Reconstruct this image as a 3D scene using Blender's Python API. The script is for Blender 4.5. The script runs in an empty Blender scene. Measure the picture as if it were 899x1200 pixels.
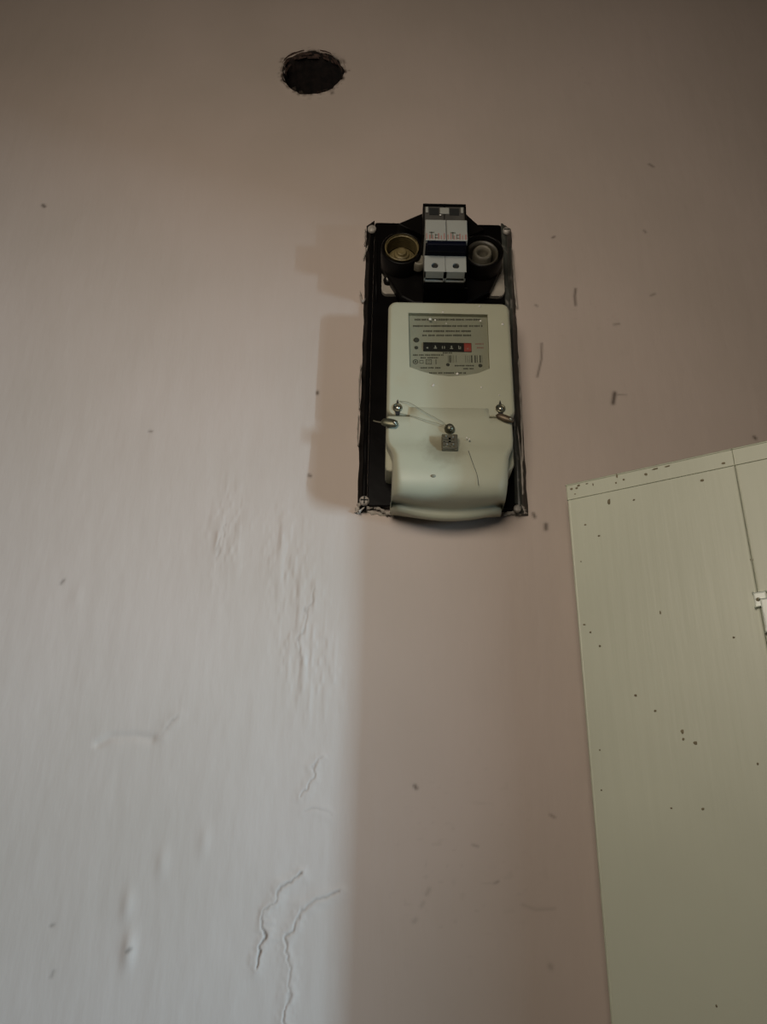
import bpy, bmesh, math, random
import numpy as np
from mathutils import Matrix, Vector

# ------------------------------------------------------------------ camera
F, CX, CY = 900.0, 449.5, 600.0            # focal length and centre in photo pixels (899 x 1200)
DIST, CAMZ = 0.60, 1.68                    # camera to wall, camera height (metres)
PITCH, ROLL = math.radians(23.0), math.radians(1.1)
CAM = Vector((0.0, -DIST, CAMZ))
FWD = Vector((0, math.cos(PITCH), math.sin(PITCH)))
U0 = Vector((0, -math.sin(PITCH), math.cos(PITCH)))
R0 = Vector((1, 0, 0))
RIGHT = R0 * math.cos(ROLL) + U0 * math.sin(ROLL)
UP = U0 * math.cos(ROLL) - R0 * math.sin(ROLL)
scene = bpy.context.scene
COL = scene.collection
cd = bpy.data.cameras.new('camera'); cd.lens = 27.0; cd.sensor_width = 36.0; cd.clip_start = 0.01
cam = bpy.data.objects.new('camera', cd); COL.objects.link(cam)
cam.matrix_world = Matrix(((RIGHT.x, UP.x, -FWD.x, CAM.x), (RIGHT.y, UP.y, -FWD.y, CAM.y),
                           (RIGHT.z, UP.z, -FWD.z, CAM.z), (0, 0, 0, 1)))
scene.camera = cam

# ------------------------------------------------------------------ light
world = bpy.data.worlds.new('world'); scene.world = world; world.use_nodes = True
world.node_tree.nodes['Background'].inputs[0].default_value = (0.75, 0.85, 1.0, 1)
world.node_tree.nodes['Background'].inputs[1].default_value = 0.008
def area(name, loc, target, sx, sy, power, color):
    l = bpy.data.lights.new(name, 'AREA'); l.shape = 'RECTANGLE'; l.size = sx; l.size_y = sy
    l.energy = power; l.color = color
    o = bpy.data.objects.new(name, l); COL.objects.link(o); o.location = loc
    o.rotation_euler = (Vector(target) - Vector(loc)).to_track_quat('-Z', 'Y').to_euler()
    return o
# cool tube lamp in the next room, shining through the doorway on the right
area('tube_lamp_light', (2.20, -1.50, 1.76), (-0.15, 0, 1.76), 0.020, 0.74, 53.0, (0.50, 0.79, 1.0))
# added wide light beside the tube, softens the edge of its shadow
area('wide_soft_light', (2.20, -1.552, 1.76), (-0.15, 0, 1.76), 0.20, 0.74, 30.0, (0.58, 0.82, 1.0))
# added warm fill light, unseen, behind and to the left of the viewer
area('warm_fill_light', (-0.13, -0.74, 2.05), (-0.06, 0, 2.02), 0.34, 0.34, 2.95, (1.0, 0.885, 0.73))
vs = scene.view_settings
vs.view_transform = 'Standard'; vs.look = 'None'; vs.gamma = 1.0; vs.use_curve_mapping = False
vs.exposure = 0.0

# ------------------------------------------------------------------ helpers
def ray(px, py):
    return FWD + RIGHT * ((px - CX) / F) + UP * ((CY - py) / F)
def W(px, py, out=0.0):
    """photo pixel -> point on the plane `out` metres in front of the wall, as (x, out, z)"""
    r = ray(px, py); t = (DIST - out) / r.y
    p = CAM + r * t
    return (p.x, out, p.z)
def XZ(px, py, out=0.0):
    p = W(px, py, out); return (p[0], p[2])

rnd = random.Random(7)
def nodes_mat(name, color, rough=0.5, metal=0.0, var=0.08, scale=40.0, bump=0.0, bscale=200.0, spec=0.5, dirt=None):
    m = bpy.data.materials.new(name); m.use_nodes = True
    nt = m.node_tree; b = nt.nodes['Principled BSDF']; L = nt.links
    tc = nt.nodes.new('ShaderNodeTexCoord')
    n = nt.nodes.new('ShaderNodeTexNoise'); n.inputs['Scale'].default_value = scale; n.inputs['Detail'].default_value = 5
    L.new(tc.outputs['Object'], n.inputs['Vector'])
    cr = nt.nodes.new('ShaderNodeValToRGB')
    cr.color_ramp.elements[0].position = 0.3; cr.color_ramp.elements[1].position = 0.7
    cr.color_ramp.elements[0].color = tuple(c * (1 - var) for c in color) + (1,)
    cr.color_ramp.elements[1].color = tuple(min(1, c * (1 + var)) for c in color) + (1,)
    L.new(n.outputs['Fac'], cr.inputs['Fac'])
    out = cr.outputs['Color']
    if dirt:
        dcol, dscale, lo, hi, amt = dirt
        n2 = nt.nodes.new('ShaderNodeTexNoise'); n2.inputs['Scale'].default_value = dscale; n2.inputs['Detail'].default_value = 6
        L.new(tc.outputs['Object'], n2.inputs['Vector'])
        mr = nt.nodes.new('ShaderNodeMapRange'); mr.inputs[1].default_value = lo; mr.inputs[2].default_value = hi
        mr.inputs[4].default_value = amt
        L.new(n2.outputs['Fac'], mr.inputs[0])
        mx = nt.nodes.new('ShaderNodeMix'); mx.data_type = 'RGBA'
        L.new(mr.outputs[0], mx.inputs[0]); L.new(out, mx.inputs[6]); mx.inputs[7].default_value = tuple(dcol) + (1,)
        out = mx.outputs[2]
    L.new(out, b.inputs['Base Color'])
    b.inputs['Roughness'].default_value = rough; b.inputs['Metallic'].default_value = metal
    b.inputs['Specular IOR Level'].default_value = spec
    if bump:
        n3 = nt.nodes.new('ShaderNodeTexNoise'); n3.inputs['Scale'].default_value = bscale; n3.inputs['Detail'].default_value = 4
        L.new(tc.outputs['Object'], n3.inputs['Vector'])
        bp = nt.nodes.new('ShaderNodeBump'); bp.inputs['Strength'].default_value = bump; bp.inputs['Distance'].default_value = 0.001
        L.new(n3.outputs['Fac'], bp.inputs['Height']); L.new(bp.outputs['Normal'], b.inputs['Normal'])
    return m

def link(name, me, mat, parent=None, smooth=False):
    o = bpy.data.objects.new(name, me); COL.objects.link(o)
    if mat: me.materials.append(mat)
    if smooth: me.polygons.foreach_set('use_smooth', [True] * len(me.polygons))
    if parent: o.parent = parent
    return o
def origin(parent):
    v = Vector((0, 0, 0)); p = parent
    while p: v += p.location; p = p.parent
    return v
def finish(bm, name, mat, parent=None, smooth=False, loc=None):
    """bm holds world coordinates (x, -out, z)"""
    bmesh.ops.recalc_face_normals(bm, faces=bm.faces)
    base = Vector(loc) if loc else Vector((0, 0, 0))
    if not loc and not parent:
        base = Vector((0, 0, 0))
    off = base if not parent else origin(parent)
    bmesh.ops.translate(bm, verts=bm.verts, vec=-off)
    me = bpy.data.meshes.new(name); bm.to_mesh(me); bm.free()
    o = link(name, me, mat, parent, smooth)
    if not parent: o.location = base
    return o
def tag(o, label, cat=None, group=None, kind=None):
    o['label'] = label
    if cat: o['category'] = cat
    if group: o['group'] = group
    if kind: o['kind'] = kind
    return o
def thing(name, loc, label, cat, group=None):
    e = bpy.data.objects.new(name, None); COL.objects.link(e); e.location = loc; e.empty_display_size = 0.02
    return tag(e, label, cat, group)

def add_prism(bm, poly, o0, o1, bev=0.0, seg=3, back=False):
    """poly: [(x, z)], extruded from out=o0 to out=o1; front rim bevelled"""
    vb = [bm.verts.new((x, -o0, z)) for x, z in poly]
    vf = [bm.verts.new((x, -o1, z)) for x, z in poly]
    n = len(poly)
    ff = bm.faces.new(vf); bm.faces.new(vb[::-1])
    for i in range(n):
        bm.faces.new((vb[i], vb[(i + 1) % n], vf[(i + 1) % n], vf[i]))
    if bev > 0:
        es = list(ff.edges)
        bmesh.ops.bevel(bm, geom=es, offset=bev, segments=seg, affect='EDGES', profile=0.5, clamp_overlap=True)
def add_box(bm, x0, x1, o0, o1, z0, z1, bev=0.0, seg=2):
    r = bmesh.ops.create_cube(bm, size=1.0)
    vs_ = r['verts']
    for v in vs_:
        v.co = Vector(((x0 + x1) / 2 + v.co.x * (x1 - x0), -(o0 + o1) / 2 + v.co.y * (o1 - o0), (z0 + z1) / 2 + v.co.z * (z1 - z0)))
    if bev > 0:
        es = list({e for v in vs_ for e in v.link_edges})
        bmesh.ops.bevel(bm, geom=es, offset=bev, segments=seg, affect='EDGES', profile=0.5, clamp_overlap=True)
def rrect(x0, x1, z0, z1, r, n=5):
    pts = []
    for cx, cz, a0 in ((x1 - r, z1 - r, 0), (x0 + r, z1 - r, 90), (x0 + r, z0 + r, 180), (x1 - r, z0 + r, 270)):
        for i in range(n + 1):
            a = math.radians(a0 + 90 * i / n)
            pts.append((cx + r * math.cos(a), cz + r * math.sin(a)))
    return pts
def add_lathe(bm, prof, c, seg=28, sx=1.0, jitter=None):
    """prof: [(radius, out)], axis along the wall normal through c=(x, z)"""
    rings = []
    for k, (r, o) in enumerate(prof):
        if r <= 1e-6:
            rings.append([bm.verts.new((c[0], -o, c[1]))])
        else:
            ring = []
            for i in range(seg):
                a = 2 * math.pi * i / seg
                q = r * (jitter(a, k) if jitter else 1)
                ring.append(bm.verts.new((c[0] + q * math.cos(a) * sx, -o, c[1] + q * math.sin(a))))
            rings.append(ring)
    for a, b in zip(rings, rings[1:]):
        if len(a) == 1 and len(b) == 1: continue
        for i in range(seg):
            j = (i + 1) % seg
            if len(a) == 1: bm.faces.new((a[0], b[i], b[j]))
            elif len(b) == 1: bm.faces.new((a[i], a[j], b[0]))
            else: bm.faces.new((a[i], a[j], b[j], b[i]))
def add_tube(bm, pts, r, seg=6):
    P = [Vector((p[0], -p[1], p[2])) for p in pts]
    rings = []
    for i, p in enumerate(P):
        t = (P[min(i + 1, len(P) - 1)] - P[max(i - 1, 0)]).normalized()
        a = t.cross(Vector((0, 0, 1)))
        if a.length < 1e-3: a = t.cross(Vector((1, 0, 0)))
        a.normalize(); b = t.cross(a)
        rings.append([bm.verts.new(p + (a * math.cos(2 * math.pi * k / seg) + b * math.sin(2 * math.pi * k / seg)) * r) for k in range(seg)])
    for A, B in zip(rings, rings[1:]):
        for k in range(seg):
            bm.faces.new((A[k], A[(k + 1) % seg], B[(k + 1) % seg], B[k]))
    bm.faces.new(rings[0][::-1]); bm.faces.new(rings[-1])
def spline(pts, n=6):
    P = [Vector(p) for p in pts]; out = []
    for i in range(len(P) - 1):
        p0 = P[max(i - 1, 0)]; p1 = P[i]; p2 = P[i + 1]; p3 = P[min(i + 2, len(P) - 1)]
        for k in range(n):
            t = k / n
            out.append(0.5 * ((2 * p1) + (p2 - p0) * t + (2 * p0 - 5 * p1 + 4 * p2 - p3) * t * t + (3 * p1 - p0 - 3 * p2 + p3) * t ** 3))
    out.append(P[-1]); return out
def BM(): return bmesh.new()

# ------------------------------------------------------------------ materials
def wall_material():
    m = bpy.data.materials.new('pink_grey_plaster'); m.use_nodes = True
    nt = m.node_tree; b = nt.nodes['Principled BSDF']; L = nt.links
    tc = nt.nodes.new('ShaderNodeTexCoord')
    n = nt.nodes.new('ShaderNodeTexNoise'); n.inputs['Scale'].default_value = 5; n.inputs['Detail'].default_value = 6
    L.new(tc.outputs['Object'], n.inputs['Vector'])
    cr = nt.nodes.new('ShaderNodeValToRGB')
    cr.color_ramp.elements[0].position = 0.3; cr.color_ramp.elements[1].position = 0.72
    cr.color_ramp.elements[0].color = (0.465, 0.392, 0.345, 1)
    cr.color_ramp.elements[1].color = (0.525, 0.438, 0.395, 1)
    L.new(n.outputs['Fac'], cr.inputs['Fac'])
    at = nt.nodes.new('ShaderNodeAttribute'); at.attribute_name = 'grime'
    mx = nt.nodes.new('ShaderNodeMix'); mx.data_type = 'RGBA'
    L.new(at.outputs['Fac'], mx.inputs[0]); L.new(cr.outputs['Color'], mx.inputs[6]); mx.inputs[7].default_value = (0.05, 0.035, 0.025, 1)
    L.new(mx.outputs[2], b.inputs['Base Color'])
    b.inputs['Roughness'].default_value = 0.55; b.inputs['Specular IOR Level'].default_value = 0.3
    mp = nt.nodes.new('ShaderNodeMapping'); mp.inputs['Scale'].default_value = (90, 90, 22)
    L.new(tc.outputs['Object'], mp.inputs['Vector'])
    n2 = nt.nodes.new('ShaderNodeTexNoise'); n2.inputs['Scale'].default_value = 1; n2.inputs['Detail'].default_value = 4
    L.new(mp.outputs['Vector'], n2.inputs['Vector'])
    bp = nt.nodes.new('ShaderNodeBump'); bp.inputs['Strength'].default_value = 0.32; bp.inputs['Distance'].default_value = 0.0012
    L.new(n2.outputs['Fac'], bp.inputs['Height']); L.new(bp.outputs['Normal'], b.inputs['Normal'])
    return m
M_wall = wall_material()
M_plain = nodes_mat('dark_wallpaper', (0.10, 0.085, 0.07), 0.8)
M_floor = nodes_mat('floor_boards', (0.16, 0.09, 0.05), 0.5)
M_hole = nodes_mat('sooty_brick', (0.012, 0.007, 0.006), 0.9, var=0.8, scale=120, bump=1.0, bscale=150)
def door_material():
    m = nodes_mat('cream_gloss_paint', (0.57, 0.585, 0.475), 0.42, var=0.05, scale=7, spec=0.4, dirt=((0.16, 0.13, 0.08), 55, 0.735, 0.80, 0.75))
    nt = m.node_tree; L = nt.links; b = nt.nodes['Principled BSDF']
    tc = nt.nodes.new('ShaderNodeTexCoord'); mp = nt.nodes.new('ShaderNodeMapping'); mp.inputs['Scale'].default_value = (130, 130, 9)
    L.new(tc.outputs['Object'], mp.inputs['Vector'])
    n = nt.nodes.new('ShaderNodeTexNoise'); n.inputs['Scale'].default_value = 1; n.inputs['Detail'].default_value = 5
    L.new(mp.outputs['Vector'], n.inputs['Vector'])
    bp = nt.nodes.new('ShaderNodeBump'); bp.inputs['Strength'].default_value = 0.35; bp.inputs['Distance'].default_value = 0.001
    L.new(n.outputs['Fac'], bp.inputs['Height']); L.new(bp.outputs['Normal'], b.inputs['Normal'])
    return m
M_door = door_material()
M_chip = nodes_mat('bare_dark_chip', (0.19, 0.16, 0.10), 0.8, var=0.3)
M_white = nodes_mat('white_enamel', (0.84, 0.88, 0.82), 0.35)
M_black = nodes_mat('black_lacquer', (0.0035, 0.003, 0.003), 0.3, var=0.3, spec=0.06, bump=0.2, bscale=90, dirt=((0.20, 0.18, 0.16), 140, 0.74, 0.80, 0.5))
M_bake = nodes_mat('black_bakelite', (0.004, 0.0033, 0.003), 0.35, var=0.3, spec=0.10)
M_edge = nodes_mat('lit_tone_paint_rubbed_edge', (0.042, 0.044, 0.038), 0.35, var=0.4, scale=60, spec=0.6, dirt=((0.30, 0.27, 0.24), 70, 0.60, 0.72, 0.7))  # lighter base paints in the lit strip; blotches are rubbed paint
M_meter = nodes_mat('cream_plastic', (0.375, 0.365, 0.27), 0.42, var=0.04, scale=25, spec=0.4, dirt=((0.36, 0.30, 0.19), 18, 0.60, 0.75, 0.35))
M_plate = nodes_mat('pale_grey_print_plate', (0.32, 0.32, 0.26), 0.5, var=0.04)
M_ink = nodes_mat('dark_ink', (0.045, 0.045, 0.035), 0.7)
M_inkf = nodes_mat('faded_ink', (0.12, 0.12, 0.095), 0.7)
M_red = nodes_mat('red_print', (0.30, 0.045, 0.035), 0.6)
M_pink = nodes_mat('faded_red_print', (0.27, 0.13, 0.11), 0.6)
M_metal = nodes_mat('dull_steel', (0.42, 0.40, 0.34), 0.33, metal=1.0, var=0.3, scale=300)
M_lead = nodes_mat('lead_grey', (0.115, 0.108, 0.072), 0.36, metal=0.7, var=0.3, scale=200)
M_rust = nodes_mat('brown_lead', (0.10, 0.072, 0.045), 0.45, metal=0.5, var=0.3, scale=200)
M_brass = nodes_mat('old_brass', (0.15, 0.115, 0.05), 0.4, metal=0.15, var=0.3, scale=150)
M_ceram = nodes_mat('grimy_ceramic', (0.13, 0.115, 0.085), 0.5, var=0.3, scale=120)
M_pale = nodes_mat('pale_enamel_plate', (0.30, 0.27, 0.23), 0.45, var=0.2, scale=60)
M_brk = nodes_mat('light_grey_breaker_plastic', (0.27, 0.265, 0.235), 0.45, var=0.04)
M_brkd = nodes_mat('dark_grey_breaker_plastic', (0.055, 0.05, 0.043), 0.5, var=0.3)
M_navy = nodes_mat('navy_toggle_plastic', (0.0025, 0.003, 0.008), 0.45, spec=0.06)
M_void = nodes_mat('black_recess', (0.006, 0.006, 0.005), 0.8)
M_speck = nodes_mat('whitewash_speck', (0.62, 0.58, 0.52), 0.8)
def clear_plastic():
    m = bpy.data.materials.new('clear_scratched_plastic'); m.use_nodes = True
    nt = m.node_tree; L = nt.links
    for n in list(nt.nodes): nt.nodes.remove(n)
    o = nt.nodes.new('ShaderNodeOutputMaterial'); mix = nt.nodes.new('ShaderNodeMixShader')
    t = nt.nodes.new('ShaderNodeBsdfTransparent'); g = nt.nodes.new('ShaderNodeBsdfGlossy')
    t.inputs[0].default_value = (0.93, 0.93, 0.90, 1); g.inputs['Roughness'].default_value = 0.15
    tc = nt.nodes.new('ShaderNodeTexCoord'); n = nt.nodes.new('ShaderNodeTexNoise'); n.inputs['Scale'].default_value = 60
    mr = nt.nodes.new('ShaderNodeMapRange'); mr.inputs[3].default_value = 0.03; mr.inputs[4].default_value = 0.07
    L.new(tc.outputs['Object'], n.inputs['Vector']); L.new(n.outputs['Fac'], mr.inputs[0])
    L.new(mr.outputs[0], mix.inputs[0]); L.new(t.outputs[0], mix.inputs[1]); L.new(g.outputs[0], mix.inputs[2])
    L.new(mix.outputs[0], o.inputs[0])
    return m
M_clear = clear_plastic()
M_wire = nodes_mat('thin_seal_wire', (0.20, 0.19, 0.13), 0.5)
def smoky_plastic():
    m = nodes_mat('smoky_clear_plastic', (0.22, 0.195, 0.13), 0.2, var=0.2, scale=200)
    m.node_tree.nodes['Principled BSDF'].inputs['Transmission Weight'].default_value = 0.55
    return m
M_smoky = smoky_plastic()

# ------------------------------------------------------------------ wall with hole, cracks, scratches
rng = np.random.default_rng(3)
def vnoise(x, z, sx, sz, seed):
    r = np.random.default_rng(seed); T = r.random((256, 256))
    u = x / sx + 1000; v = z / sz + 1000
    i = np.floor(u).astype(int); j = np.floor(v).astype(int)
    a = u - i; b = v - j; a = a * a * (3 - 2 * a); b = b * b * (3 - 2 * b)
    g = lambda p, q: T[p % 256, q % 256]
    return (g(i, j) * (1 - a) * (1 - b) + g(i + 1, j) * a * (1 - b) + g(i, j + 1) * (1 - a) * b + g(i + 1, j + 1) * a * b) - 0.5
def polydist(x, z, pts):
    d = np.full(x.shape, 9.0)
    for (ax, az), (bx, bz) in zip(pts, pts[1:]):
        vx, vz = bx - ax, bz - az; l2 = vx * vx + vz * vz + 1e-12
        t = np.clip(((x - ax) * vx + (z - az) * vz) / l2, 0, 1)
        d = np.minimum(d, np.hypot(x - ax - t * vx, z - az - t * vz))
    return d
WX0, WX1, WZ0, WZ1 = -1.7, 0.80, 0.0, 2.75
def axis(lo, hi, a, b, step, coarse):
    return np.concatenate([np.linspace(lo, a, max(2, int((a - lo) / coarse)))[:-1], np.arange(a, b, step), np.linspace(b, hi, max(2, int((hi - b) / coarse)))])
def build_wall():
    xs = axis(WX0, WX1, -0.52, 0.52, 0.0015, 0.08); zs = axis(WZ0, WZ1, 1.52, 2.66, 0.0017, 0.08)
    xs = np.unique(np.round(np.concatenate([xs[(xs < -0.14) | (xs > -0.02)], np.arange(-0.14, -0.02, 0.0007)]), 5))
    zs = np.unique(np.round(np.concatenate([zs[(zs < 1.55) | (zs > 1.74)], np.arange(1.55, 1.74, 0.0010)]), 5))
    X, Z = np.meshgrid(xs, zs); X = X.copy(); Z = Z.copy()
    H = 0.0022 * vnoise(X, Z, 0.23, 0.30, 1) + 0.0007 * vnoise(X, Z, 0.06, 0.09, 2) + 0.00022 * vnoise(X, Z, 0.012, 0.05, 4) + 0.00010 * vnoise(X, Z, 0.006, 0.012, 5)
    # rubbed, streaky drips below and left of the board
    def blob(px, py, rx, ry):
        c = XZ(px, py); s = 0.00067
        return np.exp(-(((X - c[0]) / (rx * s)) ** 2 + ((Z - c[1]) / (ry * s * 1.1)) ** 2))
    mask = np.clip(blob(265, 620, 30, 60) + blob(345, 700, 22, 75) + blob(370, 770, 30, 60) + blob(330, 640, 20, 40), 0, 1)
    H += mask * (0.0016 * np.maximum(vnoise(X, Z, 0.006, 0.02, 6), 0) + 0.0008 * np.maximum(vnoise(X, Z, 0.003, 0.007, 8), 0))
    # slanting plaster lumps at lower left
    for px, py, amp in ((150, 1060, 1), (152, 1115, 1), (190, 1010, .7), (240, 985, .6), (150, 1110, .8), (90, 700, .5)):
        H += 0.0009 * amp * blob(px, py, 6, 14)
    c = [XZ(*p) for p in ((115, 872), (130, 864), (160, 863), (178, 866))]
    H -= 0.0009 * np.exp(-(polydist(X, Z, c) / 0.003) ** 2)
    G = np.zeros_like(X)
    cracks = [[(352, 1024), (340, 1035), (330, 1040), (322, 1055), (311, 1070), (308, 1085), (310, 1095), (305, 1110), (302, 1135)],
              [(400, 1046), (375, 1052), (352, 1065), (346, 1082), (336, 1098), (337, 1125), (340, 1155), (335, 1180), (333, 1205)],
              [(374, 890), (366, 900), (365, 915), (358, 925), (353, 932)],
              [(205, 840), (198, 850), (190, 862)],
              [(372, 690), (360, 715), (357, 735), (350, 750), (352, 770)],
              [(265, 615), (258, 635), (254, 655)],
              [(355, 950), (372, 948), (388, 955)]]
    for k, cr in enumerate(cracks):
        w = (1.0, 0.8, 0.6, 0.5, 0.45, 0.35, 0.3)[k]
        pts = [XZ(*p) for p in cr]
        wob = 0.0040 * vnoise(X, Z, 0.007, 0.007, 20 + k) + 0.0025 * vnoise(X, Z, 0.0025, 0.0025, 60 + k)
        wob2 = 0.0030 * vnoise(X, Z, 0.006, 0.006, 80 + k)
        d = polydist(X + wob, Z + wob2, pts)
        br = np.clip(0.75 + 1.1 * vnoise(X, Z, 0.012, 0.012, 100 + k), 0.1, 1)
        H -= 0.0010 * w * br * np.exp(-(d / 0.0008) ** 2)
        H += 0.0007 * w * np.exp(-(d / 0.005) ** 2)
        G = np.maximum(G, (0.62 if k == 0 else 0.42) * w * br * np.exp(-(d / 0.0007) ** 2))
    # scratches and specks
    for pts, w, a in (([(675, 338), (674, 346), (675, 357)], 1.0, .7), ([(635, 402), (635, 420), (630, 441)], .9, .6), ([(721, 460), (719, 472)], 1.5, .85),
                      ([(719, 462), (735, 463)], .6, .45), ([(640, 615), (640, 620)], 1.5, .8), ([(884, 512), (886, 514)], 1.2, .8), ([(372, 459), (372, 461)], 1.2, .8),
                      ([(50, 240), (52, 242)], 1.4, .8), ([(362, 557), (364, 558)], 1.2, .7), ([(175, 505), (178, 506)], .9, .5), ([(625, 602), (627, 606)], 1.2, .8),
                      ([(75, 680), (72, 684)], 1.0, .5), ([(648, 278), (650, 277)], 1., .7), ([(628, 357), (630, 358)], 1., .5), ([(761, 192), (766, 195)], 1.2, .5),
                      ([(755, 270), (757, 272)], 1., .5), ([(486, 921), (488, 924)], 1.1, .7), ([(150, 1115), (153, 1112)], 1.2, .5), ([(60, 1085), (62, 1084)], 1., .4),
                      ([(60, 1145), (63, 1138)], .9, .3), ([(763, 346), (768, 344)], 1, .4), ([(720, 380), (726, 379)], 1, .4), ([(645, 955), (650, 958)], .9, .4),
                      ([(500, 1048), (503, 1042)], 1.3, .2), ([(494, 1062), (496, 1058)], 1.2, .18), ([(612, 1060), (628, 1066), (650, 1065)], 1.0, .15), ([(645, 1132), (646, 1134)], 1.6, .25),
                      ([(485, 1080), (487, 1078)], 1.4, .2), ([(554, 990), (560, 992)], .8, .3), ([(580, 1035), (584, 1033)], .8, .3)):
        d = polydist(X, Z, [XZ(*p) for p in pts])
        G = np.maximum(G, a * np.exp(-(d / (0.0012 * w)) ** 2))
        H -= 0.0004 * a * np.exp(-(d / (0.0014 * w)) ** 2)
    # small scuffs inside the shaded strip
    sc = np.clip(blob(560, 980, 70, 70) + blob(520, 1060, 60, 50) + blob(700, 380, 60, 40) + blob(690, 90, 60, 40), 0, 1)
    G = np.maximum(G, sc * np.clip((vnoise(X, Z, 0.005, 0.0035, 31) - 0.33) * 3, 0, 1) * 0.22)
    # ragged round hole with chipped rim
    hc = XZ(366, 85); R = 0.0345
    rr = np.hypot(X - hc[0], Z - hc[1]); th = np.arctan2(Z - hc[1], X - hc[0])
    rag = hole_radius(th, R)
    t = rr / rag
    G = np.maximum(G, np.clip(1.35 - np.abs(t - 1.0) / 0.07, 0, 1) * np.clip(0.55 + 1.6 * vnoise(X, Z, 0.004, 0.003, 41), 0, 1))
    G = np.maximum(G, np.clip(1 - np.abs(t - 1.14) / 0.10, 0, 1) * np.clip((vnoise(X, Z, 0.006, 0.003, 42) - 0.18) * 2.5, 0, 0.7))
    H += 0.0015 * np.exp(-((t - 1.0) / 0.12) ** 2) * (0.5 + vnoise(X, Z, 0.008, 0.006, 43))
    edge = np.clip(np.minimum(np.minimum(X - WX0, WX1 - X), np.minimum(Z - WZ0, WZ1 - Z)) / 0.05, 0, 1)
    H *= edge
    ny, nx = X.shape
    idx = np.arange(nx * ny).reshape(ny, nx)
    q = np.stack([idx[:-1, :-1], idx[:-1, 1:], idx[1:, 1:], idx[1:, :-1]], -1).reshape(-1, 4)
    inside = (t < 1.0).ravel()
    q = q[~inside[q].any(1)]
    ed = np.concatenate([q[:, [0, 1]], q[:, [1, 2]], q[:, [2, 3]], q[:, [3, 0]]]); ed.sort(1)
    ue, cnt = np.unique(ed, axis=0, return_counts=True)
    bv = np.unique(ue[cnt == 1])
    fx, fz, ft, fr, fth = X.ravel(), Z.ravel(), t.ravel(), rag.ravel(), th.ravel()
    bv = bv[ft[bv] < 1.3]
    fx[bv] = hc[0] + fr[bv] * np.cos(fth[bv]); fz[bv] = hc[1] + fr[bv] * np.sin(fth[bv])
    V = np.stack([fx, -H.ravel(), fz], 1)
    n0 = len(V)
    back = np.array([[WX0, .16, WZ0], [WX1, .16, WZ0], [WX1, .16, WZ1], [WX0, .16, WZ1]])
    V = np.concatenate([V, back])
    c00, c10, c11, c01 = idx[0, 0], idx[0, -1], idx[-1, -1], idx[-1, 0]
    q = np.concatenate([q, [[n0, n0 + 3, n0 + 2, n0 + 1], [c00, n0, n0 + 1, c10], [c10, n0 + 1, n0 + 2, c11], [c11, n0 + 2, n0 + 3, c01], [c01, n0 + 3, n0, c00]]])
    used = np.zeros(len(V), bool); used[q.ravel()] = True
    remap = np.cumsum(used) - 1
    V = V[used]; q = remap[q]; Gf = np.concatenate([G.ravel(), np.zeros(4)])[used]
    me = bpy.data.meshes.new('wall_back')
    me.vertices.add(len(V)); me.vertices.foreach_set('co', V.astype(np.float32).ravel())
    me.loops.add(q.size); me.loops.foreach_set('vertex_index', q.astype(np.int32).ravel())
    me.polygons.add(len(q)); me.polygons.foreach_set('loop_start', np.arange(0, q.size, 4, dtype=np.int32))
    sm = np.ones(len(q), bool); sm[-5:] = False
    me.polygons.foreach_set('use_smooth', sm)
    me.update(calc_edges=True)
    at = me.attributes.new('grime', 'FLOAT', 'POINT'); at.data.foreach_set('value', Gf.astype(np.float32))
    o = link('wall_back', me, M_wall)
    tag(o, 'pinkish grey painted plaster wall with cracks and a round hole', kind='structure')
    return o, hc, R
def hole_radius(th, R):
    return R * (1 + 0.025 * np.sin(3 * th + 1) + 0.02 * np.sin(7 * th + 2) + 0.015 * np.sin(13 * th) + 0.006 * np.sin(23 * th + 1))
wall, HC, HR = build_wall()
bm = BM()
prof = [(HR * 1.0, -0.0002), (HR * .97, -0.006), (HR * 1.0, -0.02), (HR * .95, -0.05), (HR * .97, -0.10), (HR * .6, -0.115), (0, -0.12)]
add_lathe(bm, prof, HC, 72, 1.0, lambda a, k: float(hole_radius(np.array(a), 1.0)) * (1 + (0.04 * math.sin(a * 9 + k * 2.1) + 0.03 * math.sin(a * 17 + k) if k else 0)))
o = finish(bm, 'hole_lining', M_hole, wall, True); tag(o, 'sooty dark inside of the round wall hole')
bm = BM()     # loose rubble lying in the hole
for k in range(16):
    a = rnd.uniform(math.pi * 1.05, math.pi * 1.95); r_ = HR * rnd.uniform(.70, .90)
    p = (HC[0] + r_ * math.cos(a), HC[1] + r_ * math.sin(a)); s = rnd.uniform(.002, .005)
    g = bmesh.ops.create_icosphere(bm, subdivisions=1, radius=s)
    d = rnd.uniform(0.006, 0.04)
    for v in g['verts']: v.co = Vector((p[0], d, p[1])) + v.co * rnd.uniform(.7, 1.3)
o = finish(bm, 'rubble', nodes_mat('brown_rubble', (0.022, 0.014, 0.010), 0.9, var=.5, scale=200), wall); o['kind'] = 'stuff'

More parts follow.
